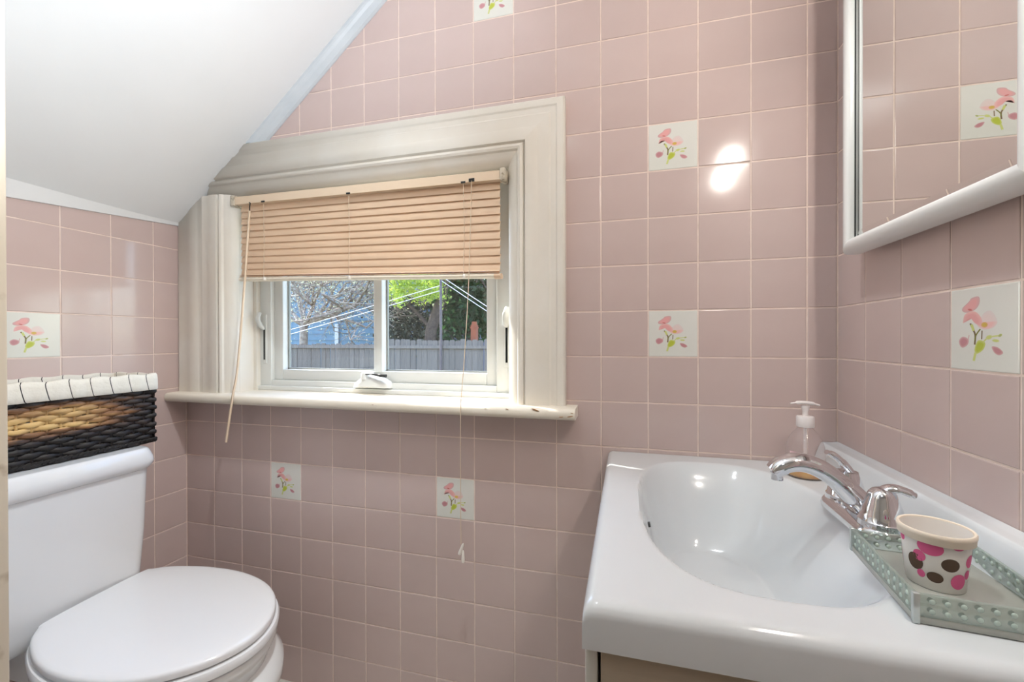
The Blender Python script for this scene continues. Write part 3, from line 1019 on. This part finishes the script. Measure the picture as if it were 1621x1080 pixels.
# ------------------------------------------------------------------ soap dispenser
sd = tag(empty('soap_dispenser', (1.612, -.098, VZ)), 'clear plastic pump soap bottle in the sink corner', 'soap bottle')
MB().lathe([(.029, .0006), (.033, .003), (.0335, .012), (.0335, .045), (.032, .060), (.028, .074), (.021, .086), (.015, .093), (.0125, .097), (.0125, .101)], (0, 0, 0), 30).build('bottle', SOAPC, sd, smooth=60)
MB().lathe([(.0285, .002), (.032, .004), (.0323, .0125), (.031, .0135)], (0, 0, 0), 30).build('liquid_soap', SOAPL, sd, smooth=60)
MB().lathe([(.0150, .098), (.0155, .099), (.0155, .117), (.0145, .119), (.006, .1195)], (0, 0, 0), 24).build('collar', PUMPW, sd, smooth=40)
MB().tube([(0, 0, .02), (0, 0, .098)], .0032, 8).build('dip_tube', PUMPW, sd, smooth=60)
pm = MB().lathe([(.0055, .119), (.0050, .128), (.0075, .137), (.0075, .140)], (0, 0, 0), 16).build('pump_stem', PUMPW, sd, smooth=60)
MB().tube(cr([(-.027, -.004, .1435), (-.014, -.002, .1455), (0, 0, .1455), (.014, .002, .1435), (.025, .004, .1405)], 4), [.003] * 4 + [.007] * 9 + [.004] * 4, 12, .5).build('pump_head', PUMPW, pm, smooth=60)
mb = MB()
for (t0, t1, z0, z1) in ((-2.75, -1.95, .022, .052),):
    N = 10
    mb.loft([[(.0338 * math.cos(t0 + (t1 - t0) * i / N), .0338 * math.sin(t0 + (t1 - t0) * i / N), z) for i in range(N + 1)] for z in (z0, z1)], False, False, closed=False)
mb.build('bottle_label', LABELP, sd, smooth=60)

# ------------------------------------------------------------------ glass tray
TR = empty('vanity_tray', (1.602, -.503, VZ), math.radians(-5))
tag(TR, 'dotted grey glass tray beside the faucet', 'tray')
tw, td, th = .060, .074, .029
tb = MB().box(-tw, tw, -td, td, .0005, .0075).build('tray_base', TRAYB, TR, bevel=.0015)
walls = {'x-': (-tw, -tw + .004, -td, td), 'x+': (tw - .004, tw, -td, td), 'y-': (-tw + .004, tw - .004, -td, -td + .004), 'y+': (-tw + .004, tw - .004, td - .004, td)}
for kname, (a, b_, c, d) in walls.items():
    w = MB().box(a, b_, c, d, .0075, th).build('tray_side', TRAYG, TR, bevel=.0008)
    mb = MB(); alongx = kname[0] == 'y'
    n_ = 9 if alongx else 11
    for i in range(n_):
        for row in range(2):
            t = -1 + 2 * (i + .5 + .0 * row) / n_
            z = .0135 + row * .0095
            for sgn in (-1, 1):
                if alongx:
                    p = (t * (tw - .008), (c if sgn < 0 else d), z)
                else:
                    p = ((a if sgn < 0 else b_), t * (td - .006), z)
                rad = .0026
                q = MB().lathe([(rad, 0), (rad * .85, rad * .45), (rad * .4, rad * .75)], (0, 0, 0), 8, True, True)
                for v in q.v:
                    pass
                vv = []
                for v in q.v:
                    if alongx: vv.append((p[0] + v[0], p[1] + sgn * v[2] * .6, p[2] + v[1]))
                    else: vv.append((p[0] + sgn * v[2] * .6, p[1] + v[0], p[2] + v[1]))
                mb.add(vv, q.f)
    bd = mb.build('glass_dots', BEAD, w, smooth=60); bd['kind'] = 'stuff'
mb = MB()
for cx_, cy_ in ((-tw, -td), (tw, -td), (-tw, td), (tw, td)):
    sx_1 = .0022 if cx_ < 0 else -.0022; sy_1 = .0022 if cy_ < 0 else -.0022
    MB().box(cx_ - .001, cx_ + .0045 if cx_ < 0 else cx_ + .001, cy_ - .001, cy_ + .004, .0005, th + .0005).build('corner_post', mat('silver_edge', lin(196, 202, 200), .25, metal=.5) if 'silver_edge' not in MATS else MATS['silver_edge'], TR, bevel=.0007)

# ------------------------------------------------------------------ paper cup
cu = tag(empty('paper_cup', (1.5935, -.499, VZ + .0078)), 'small paper cup with pink and brown polka dots in the tray', 'cup')
cr0, cr1, ch = .0235, .0292, .060


def crad(z):
    return cr0 + (cr1 - cr0) * z / ch


MB().lathe([(.0225, .003), (.0228, 0), (cr0, .0004), (crad(.03), .03), (cr1, ch - .001), (cr1 - .0008, ch), (crad(.03) - .0008, .03), (.0222, .0035)], (0, 0, 0), 44, False, True).build('cup_body', PAPER, cu, smooth=60)
MB().lathe([(cr1 - .0008, ch - .0005), (cr1 + .0012, ch - .010), (cr1 + .0018, ch - .0095), (cr1 + .0020, ch - .004), (cr1 + .0026, ch - .0032), (cr1 + .0028, ch), (cr1 + .0018, ch + .0014), (cr1 - .0002, ch + .001), (cr1 - .001, ch - .003)], (0, 0, 0), 44, False, False).build('cup_rim', PAPERC, cu, smooth=60)
thc = math.atan2(CAM.y + .499, CAM.x - 1.5935)


def dot(mb, a, hfrac, rw, rh):
    z0 = hfrac * (ch - .010) + .001
    N = 22
    rings = []
    for q in (0.02, .5, 1.0):
        rg = []
        for i in range(N):
            t = 2 * PI * i / N
            z = z0 + rh * q * math.sin(t)
            z = max(.0006, min(ch - .0098, z))
            th_ = thc + a + rw * q * math.cos(t) / crad(z)
            R_ = crad(z) + .00018
            rg.append((R_ * math.cos(th_), R_ * math.sin(th_), z))
        rings.append(rg)
    mb.loft(rings, True, False)


R_ = math.radians
mb = MB()
for a, h_, w_, g_ in ((-8, .90, .0105, .0085), (-27, .66, .0055, .006), (-25, .28, .0034, .0042), (44, .26, .0072, .0082), (70, .68, .0062, .0068), (-68, .92, .005, .005), (38, 1.0, .006, .0035), (66, .40, .004, .005), (110, .4, .008, .009), (150, .75, .009, .009), (200, .3, .008, .009), (-95, .45, .007, .009), (-140, .8, .008, .008)):
    dot(mb, R_(a), h_, w_, g_)
mb.build('pink_dots', PINKD, cu, smooth=60)
mb = MB()
for a, h_, w_, g_ in ((26, .60, .0076, .0070), (-36, .50, .0072, .0088), (0, .28, .0064, .0056), (95, .8, .007, .007), (140, .3, .007, .007), (-110, .75, .006, .007), (180, .6, .007, .007), (-150, .3, .007, .007)):
    dot(mb, R_(a), h_, w_, g_)
mb.build('brown_dots', BROWND, cu, smooth=60)

# ------------------------------------------------------------------ mirror cabinet
mc = tag(empty('mirror_cabinet', (0, 0, 0)), 'white framed mirror cabinet on the wall above the faucet', 'mirror')
MY0, MY1, MZ0, MZ1 = -.522, -.124, 1.190, 1.850      # outer frame
XM = 1.6737
MB().box(1.684, RX, MY0 + .012, MY1 - .012, MZ0 + .012, MZ1 - .012).build('cabinet_body', CABW, mc)
fp = [(0, 1.690), (0, 1.672), (.003, 1.6645), (.009, 1.6605), (.016, 1.6595), (.022, 1.6615), (.0255, 1.666), (.026, 1.6725), (.026, 1.690)]
cor = [(MY1, MZ0, -1, 1), (MY0, MZ0, 1, 1), (MY0, MZ1, 1, -1), (MY1, MZ1, -1, -1)]
for i in range(4):
    A, B_ = cor[i], cor[(i + 1) % 4]
    MB().loft([[(x, A[0] + A[2] * w, A[1] + A[3] * w) for w, x in fp], [(x, B_[0] + B_[2] * w, B_[1] + B_[3] * w) for w, x in fp]]).build('frame_rail', FRAMEW, mc, smooth=50)
iw = .0265
y0, y1, z0, z1 = MY0 + iw, MY1 - iw, MZ0 + iw, MZ1 - iw
bv = .011
vs = [(XM + .0016, y, z) for y, z in ((y0, z0), (y1, z0), (y1, z1), (y0, z1))] + [(XM, y, z) for y, z in ((y0 + bv, z0 + bv), (y1 - bv, z0 + bv), (y1 - bv, z1 - bv), (y0 + bv, z1 - bv))] + [(XM + .006, y, z) for y, z in ((y0, z0), (y1, z0), (y1, z1), (y0, z1))]
fs = [(4, 5, 6, 7)] + [(i, (i + 1) % 4, 4 + (i + 1) % 4, 4 + i) for i in range(4)] + [(8 + i, 8 + (i + 1) % 4, (i + 1) % 4, i) for i in range(4)] + [(8, 11, 10, 9)]
mm = MB().add(vs, fs).build('mirror_glass', MIRROR, mc)
MB().box(1.6715, 1.6735, y1 - .0005, y1 + .0012, z0, z1).build('mirror_gasket', DARK, mc)

# ------------------------------------------------------------------ lamps
GLOBE = emis('warm_globe', (1.0, .94, .86, 1), GLOBE_W)
HDOME = emis('hall_dome', (.90, .98, 1.0, 1), HALL_W)
ls = tag(empty('wall_sconce', (0, 0, 0)), 'two-globe wall sconce beside the mirror', 'lamp')
MB().box(RX - .018, RX, -.92, -.62, 1.675, 1.725).build('backplate', CHROME, ls, bevel=.004)
for y in (-.87, -.67):
    MB().tube([(RX - .018, y, 1.70), (RX - .030, y, 1.70)], .012, 12).build('socket', CHROME, ls, smooth=60)
    MB().lathe([(.028 * math.sin(PI * k / 12) + .0005, -.028 * math.cos(PI * k / 12)) for k in range(13)], (RX - .060, y, 1.70), 18).build('globe', GLOBE, ls, smooth=180)
lc = tag(empty('added_fill_spots', (0, 0, 0)), 'added two-head fill light, out of view on the flat bathroom ceiling', 'lamp')  # unseen fixture, added to brighten the toilet side and the right wall
DLP = Vector((1.02, -.55, CZ - .075))
MB().box(DLP.x - .04, DLP.x + .16, DLP.y - .03, DLP.y + .03, CZ - .012, CZ).build('lamp_base', CHROME, lc, bevel=.003)
for k_, (tgt, watts, cone) in enumerate(((Vector((.34, -.36, .44)), DOWN_W, 70), (Vector((RX, -.36, 1.20)), RIGHT_W, 50))):
    hp_ = DLP + Vector((.12 * k_, 0, 0))
    MB().tube([hp_ + Vector((0, 0, .066)), hp_ + Vector((0, 0, .02))], .007, 10).build('fill_stem', CHROME, lc, smooth=60)
    can = MB().lathe([(.012, .055), (.040, .050), (.045, .030), (.047, -.012), (.043, -.012), (.041, .028), (.010, .034)], (0, 0, 0), 24, False, False).build('fill_can', FRAMEW, lc, smooth=50)
    aim = (tgt - hp_).to_track_quat('-Z', 'Y').to_euler()
    can.location = hp_; can.rotation_euler = aim
    dl = bpy.data.lights.new('fill_spot', 'SPOT'); dl.energy = watts; dl.spot_size = math.radians(cone); dl.spot_blend = .9; dl.shadow_soft_size = .035; dl.color = (.95, 1, 1.02)
    dlo = bpy.data.objects.new('fill_spot', dl); col.objects.link(dlo); dlo.parent = lc
    dlo.location = hp_; dlo.rotation_euler = aim
lh = tag(empty('hall_lamp', (0, 0, 0)), 'round dome lamp on the hallway ceiling', 'lamp')
MB().lathe([(.19, 0), (.19, -.015), (.18, -.02)], (.75, -1.85, 2.42), 32).build('lamp_base', CHROME, lh, smooth=50)
MB().lathe([(.18, -.018), (.17, -.04), (.13, -.065), (.07, -.08), (.005, -.085)], (.75, -1.85, 2.42), 32).build('dome', HDOME, lh, smooth=180)

# ------------------------------------------------------------------ yard outside the window
GZ = -.80
GRASS = mat('yard_ground', lin(90, 94, 66), .9, c2=lin(112, 104, 84), nscale=3)
FENCEM = mat('weathered_fence', lin(122, 114, 108), .8, c2=lin(102, 97, 94), nscale=5, stretch=(9, 9, 1), rand=.12)
SIDING = mat('blue_siding', lin(98, 128, 150), .7, c2=lin(106, 136, 158), nscale=4)
BARK = mat('tree_bark', lin(96, 78, 66), .9, c2=lin(140, 120, 102), nscale=14)
DBARK = mat('dark_bark', lin(64, 52, 48), .9, c2=lin(92, 78, 70), nscale=14)
TWIG = mat('pale_twig', lin(128, 112, 102), .8, c2=lin(170, 160, 150), nscale=10)


def leafmat(name, c, t):
    m = mat(name, c, .6, rand=0, c2=tuple(v * .75 for v in c[:3]) + (1,), nscale=3)
    n = m.node_tree.nodes; l = m.node_tree.links
    tr = n.new('ShaderNodeBsdfTranslucent'); tr.inputs['Color'].default_value = t
    mx_ = n.new('ShaderNodeMixShader'); mx_.inputs['Fac'].default_value = .4
    l.new(n['Principled BSDF'].outputs[0], mx_.inputs[1]); l.new(tr.outputs[0], mx_.inputs[2])
    l.new(mx_.outputs[0], n['Material Output'].inputs['Surface'])
    return m


LIME = leafmat('lime_leaf', lin(176, 198, 92), lin(206, 226, 96))
GREEN = leafmat('dark_leaf', lin(52, 84, 56), lin(74, 116, 60))
SAGE = leafmat('pale_leaf', lin(186, 190, 168), lin(206, 212, 176))
tag(MB().box(-60, 40, WT, 60, GZ - .1, GZ).build('ground', GRASS), 'backyard ground outside the window', 'ground', kind='structure')

fe = tag(empty('wooden_fence', (0, 0, GZ)), 'weathered board fence across the backyard', 'fence')
bmesh_board = MB().loft([[(-.066, 0, 0), (.066, 0, 0), (.066, .02, 0), (-.066, .02, 0)], [(-.066, 0, 1.80), (.066, 0, 1.80), (.066, .02, 1.80), (-.066, .02, 1.80)], [(-.045, 0, 1.83), (.045, 0, 1.83), (.045, .02, 1.83), (-.045, .02, 1.83)]]).mesh('board', FENCEM)
FYD = 8.0
for i in range(84):
    o = link('board', bmesh_board, fe)
    o.location = (-10.8 + i * .139, FYD + random.uniform(-.006, .006), random.uniform(-.03, .012) - (.10 if i < 45 else 0))
    o.rotation_euler = (0, random.gauss(0, .004), 0)
for z in (.45, 1.62):
    MB().box(-10.9, .9, FYD - .05, FYD - .012, z, z + .07).build('rail', FENCEM, fe)
for i in range(6):
    MB().box(-10.2 + i * 2.4, -10.1 + i * 2.4, FYD + .02, FYD + .12, 0, 1.75).build('post', FENCEM, fe)

hs = tag(empty('blue_house', (0, 0, GZ)), 'pale blue clapboard house behind the fence', 'house')
HY = 14.6
MB().box(-24, -8.8, HY, HY + 7, 0, 5.2).build('wall', SIDING, hs)
for k in range(18):
    MB().box(-24, -8.8, HY - .025, HY, .12 + k * .28, .14 + k * .28).build('siding_lap', SIDING, hs)
WTRIM = mat('white_house_trim', lin(190, 194, 200), .6)
xh = at(533, 520, 1, HY - .05).x
MB().box(xh - .09, xh + .09, HY - .07, HY - .025, 0, 2.5).build('corner_board', WTRIM, hs)
MB().loft([[(-24.4, HY - .4, 5.2), (-8.4, HY - .4, 5.2), (-8.4, HY + 7.4, 5.2), (-24.4, HY + 7.4, 5.2)], [(-24.4, HY + 3.4, 8), (-8.4, HY + 3.4, 8), (-8.4, HY + 3.6, 8), (-24.4, HY + 3.6, 8)]]).build('roof', mat('roof_shingle', lin(92, 90, 92), .9, c2=lin(110, 106, 104), nscale=9), hs)
h2 = tag(empty('grey_house', (0, 0, GZ)), 'slate grey house glimpsed at the right of the window view', 'house')
MB().box(-7.4, 1.0, 17, 22, 0, 2.7).build('wall', mat('grey_siding', lin(120, 122, 146), .8), h2)
MB().loft([[(-7.7, 16.7, 2.7), (1.3, 16.7, 2.7), (1.3, 22.3, 2.7), (-7.7, 22.3, 2.7)], [(-7.7, 19.4, 4.6), (1.3, 19.4, 4.6), (1.3, 19.6, 4.6), (-7.7, 19.6, 4.6)]]).build('roof', MATS['roof_shingle'], h2)
po = at(698, 520, 1, 7.9)
tag(MB().tube([(po.x, 7.9, GZ), (po.x, 7.9, 2.55)], .030, 10).build('metal_pole', mat('rusty_pole', lin(84, 78, 84), .6, c2=lin(104, 92, 92), nscale=20), smooth=60), 'thin dark pole standing in front of the fence', 'pole')
oc = at(751, 520, 1, 8.7)
mb = MB().box(oc.x - .07, oc.x + .07, 8.63, 8.77, GZ, 1.38).box(oc.x - .05, oc.x + .05, 8.65, 8.75, 1.38, 1.46).box(oc.x - .085, oc.x + .085, 8.615, 8.785, 1.30, 1.33)
tag(mb.build('orange_post', mat('orange_paint', lin(150, 84, 56), .8, c2=lin(128, 68, 48), nscale=8), smooth=40), 'short orange post rising behind the fence', 'post')


def grow(mb, tips, p, d, ln, r, depth, bend=.35, split=3):
    pts = [p]; q = p.copy(); dd = d.copy()
    for k in range(4):
        dd = (dd + Vector((random.gauss(0, bend), random.gauss(0, bend), random.gauss(.03, bend * .7))) * .35).normalized()
        q = q + dd * (ln / 4); pts.append(q.copy())
    mb.tube(pts, [r * (1 - .11 * k) for k in range(5)], 6 if r > .02 else 4)
    tips.append(q.copy()); tips.append(pts[2].copy())
    if depth == 0:
        return
    for s_ in range(split):
        nd = (dd + Vector((random.gauss(0, .75), random.gauss(0, .75), random.gauss(.12, .6)))).normalized()
        if q.y < 9.3 and nd.y < 0:
            nd.y = -nd.y                                            # branches stay behind the fence
        st_ = pts[random.choice((2, 3, 4))]
        grow(mb, tips, st_, nd, ln * random.uniform(.55, .8), r * .55, depth - 1, bend, split)


def leaves(pts, spread, count, size):
    mb = MB()
    for _ in range(count):
        c = random.choice(pts) + Vector((random.gauss(0, spread), random.gauss(0, spread), random.gauss(0, spread)))
        a = Vector((random.gauss(0, 1), random.gauss(0, 1), random.gauss(0, 1))).normalized()
        b = a.cross(Vector((random.gauss(0, 1), random.gauss(0, 1), random.gauss(0, 1)))).normalized()
        s = size * random.uniform(.6, 1.3)
        mb.add([c - a * s, c + b * s * .5, c + a * s, c - b * s * .5], [(0, 1, 2, 3)])
    return mb


def tree(name, label, base, first, ln, r, depth, bark, leaf, spread, count, size, split=3, extra=()):
    t = tag(empty(name, (0, 0, 0)), label, 'tree')
    mb = MB(); tips = []
    top = base
    if first:
        mb.tube([base] + first, [r * (1 - .12 * i) for i in range(len(first) + 1)], 8)
        top = first[-1]
    for k in range(split + 1):
        a = 2 * PI * k / (split + 1) + random.uniform(0, 1)
        grow(mb, tips, top, Vector((math.cos(a), math.sin(a) * .6, .55)).normalized(), ln, r * .5, depth, .35, split)
    for (p, d, l_, r_) in extra:
        grow(mb, tips, p, d.normalized(), l_, r_, depth, .3, split)
    mb.build('trunk', bark, t, smooth=60)
    if count:
        f = leaves([p for p in tips if p.y > 8.9], spread, count, size).build('foliage', leaf, t); f['kind'] = 'stuff'
    return t


b0 = at(480, 545, 1, 10.9); b0.z = GZ
p1 = at(481, 515, 1, 10.9)
tree('bare_tree', 'pale spring tree with twisted branches before the blue house', b0, [p1], 1.5, .14, 4, TWIG, SAGE, .3, 9000, .03, 4,
     extra=((p1, at(545, 480, 1, 10.8) - p1, 2.2, .10), (p1, at(590, 470, 1, 10.7) - p1, 2.6, .08), (p1, at(465, 450, 1, 10.9) - p1, 1.6, .06)))
b1 = at(672, 545, 1, 10.5); b1.z = GZ
tree('forked_tree', 'dark forked tree with bright lime leaves over the fence', b1, [at(683, 520, 1, 10.5), at(700, 470, 1, 10.5), at(706, 430, 1, 10.5)], 1.5, .20, 3, DBARK, LIME, .32, 100, .05, 3,
     extra=((at(683, 520, 1, 10.5), at(640, 470, 1, 10.2) - at(683, 520, 1, 10.5), 1.4, .07),))
lt = bpy.data.objects['forked_tree']
f = leaves([at(random.uniform(606, 702), random.uniform(405, 478), 1, random.uniform(9.4, 10.6)) for _ in range(60)], .10, 3600, .05).build('leaf_cluster', LIME, lt); f['kind'] = 'stuff'
sh = tag(empty('dark_shrub', (0, 0, 0)), 'tall dark green evergreen behind the right part of the fence', 'tree')
MB().tube([(at(745, 540, 1, 12).x, 12, GZ), (at(745, 540, 1, 12).x, 12, 3.0)], .12, 8).build('trunk', DBARK, sh)
f = leaves([at(random.uniform(690, 800), random.uniform(380, 528), 1, random.uniform(11.4, 13)) for _ in range(200)], .26, 13000, .09).build('foliage', GREEN, sh); f['kind'] = 'stuff'
s2 = tag(empty('dark_hedge', (0, 0, 0)), 'dark hedge behind the middle of the fence', 'hedge')
MB().tube([(at(640, 540, 1, 12.5).x, 12.5, GZ), (at(640, 540, 1, 12.5).x, 12.5, 1.4)], .1, 8).build('trunk', DBARK, s2)
f = leaves([at(random.uniform(606, 712), random.uniform(478, 545), 1, random.uniform(11.8, 13)) for _ in range(120)], .2, 5200, .08).build('foliage', mat('hedge_leaf', lin(58, 62, 54), .7, c2=lin(84, 86, 76), nscale=2), s2); f['kind'] = 'stuff'  # hedge foliage in mottled dark grey-green
WIREM = mat('wire_sheath', lin(196, 196, 202), .5)
UPW = mat('wooden_utility_pole', lin(104, 88, 74), .9, c2=lin(84, 70, 60), nscale=6, stretch=(6, 6, 1))
for lab, px_, d_ in (('brown wooden pole left of the window view holding two cables', 426, 7.2), ('brown wooden pole right of the window view holding two cables', 822, 7.2)):
    pp = at(px_, 500, 1, d_)
    u = tag(empty('utility_pole', (pp.x, pp.y, GZ)), lab, 'pole')
    MB().lathe([(.11, 0), (.09, 4.6)], (0, 0, 0), 12).build('pole_shaft', UPW, u, smooth=60)
    MB().box(-.5, .5, -.13, -.08, 4.2, 4.32).build('crossarm', UPW, u)
for lab, (ax_, ay_, ad_), (bx_, by_, bd_) in (
        ('upper of two pale cables rising across the left pane', (426, 532, 7.2), (698, 452, 7.9)), ('lower of two pale cables rising across the left pane', (426, 539, 7.2), (698, 460, 7.9)),
        ('upper of two cables falling across the right pane', (698, 437, 7.9), (822, 518, 7.2)), ('lower of two cables falling across the right pane', (698, 444, 7.9), (822, 526, 7.2))):
    p, q = at(ax_, ay_, 1, ad_), at(bx_, by_, 1, bd_)
    m_ = (p + q) * .5 + Vector((0, 0, -.01))
    tag(MB().tube(cr([p, m_, q], 6), .0085, 6).build('utility_cable', WIREM, smooth=60), lab, 'cable')
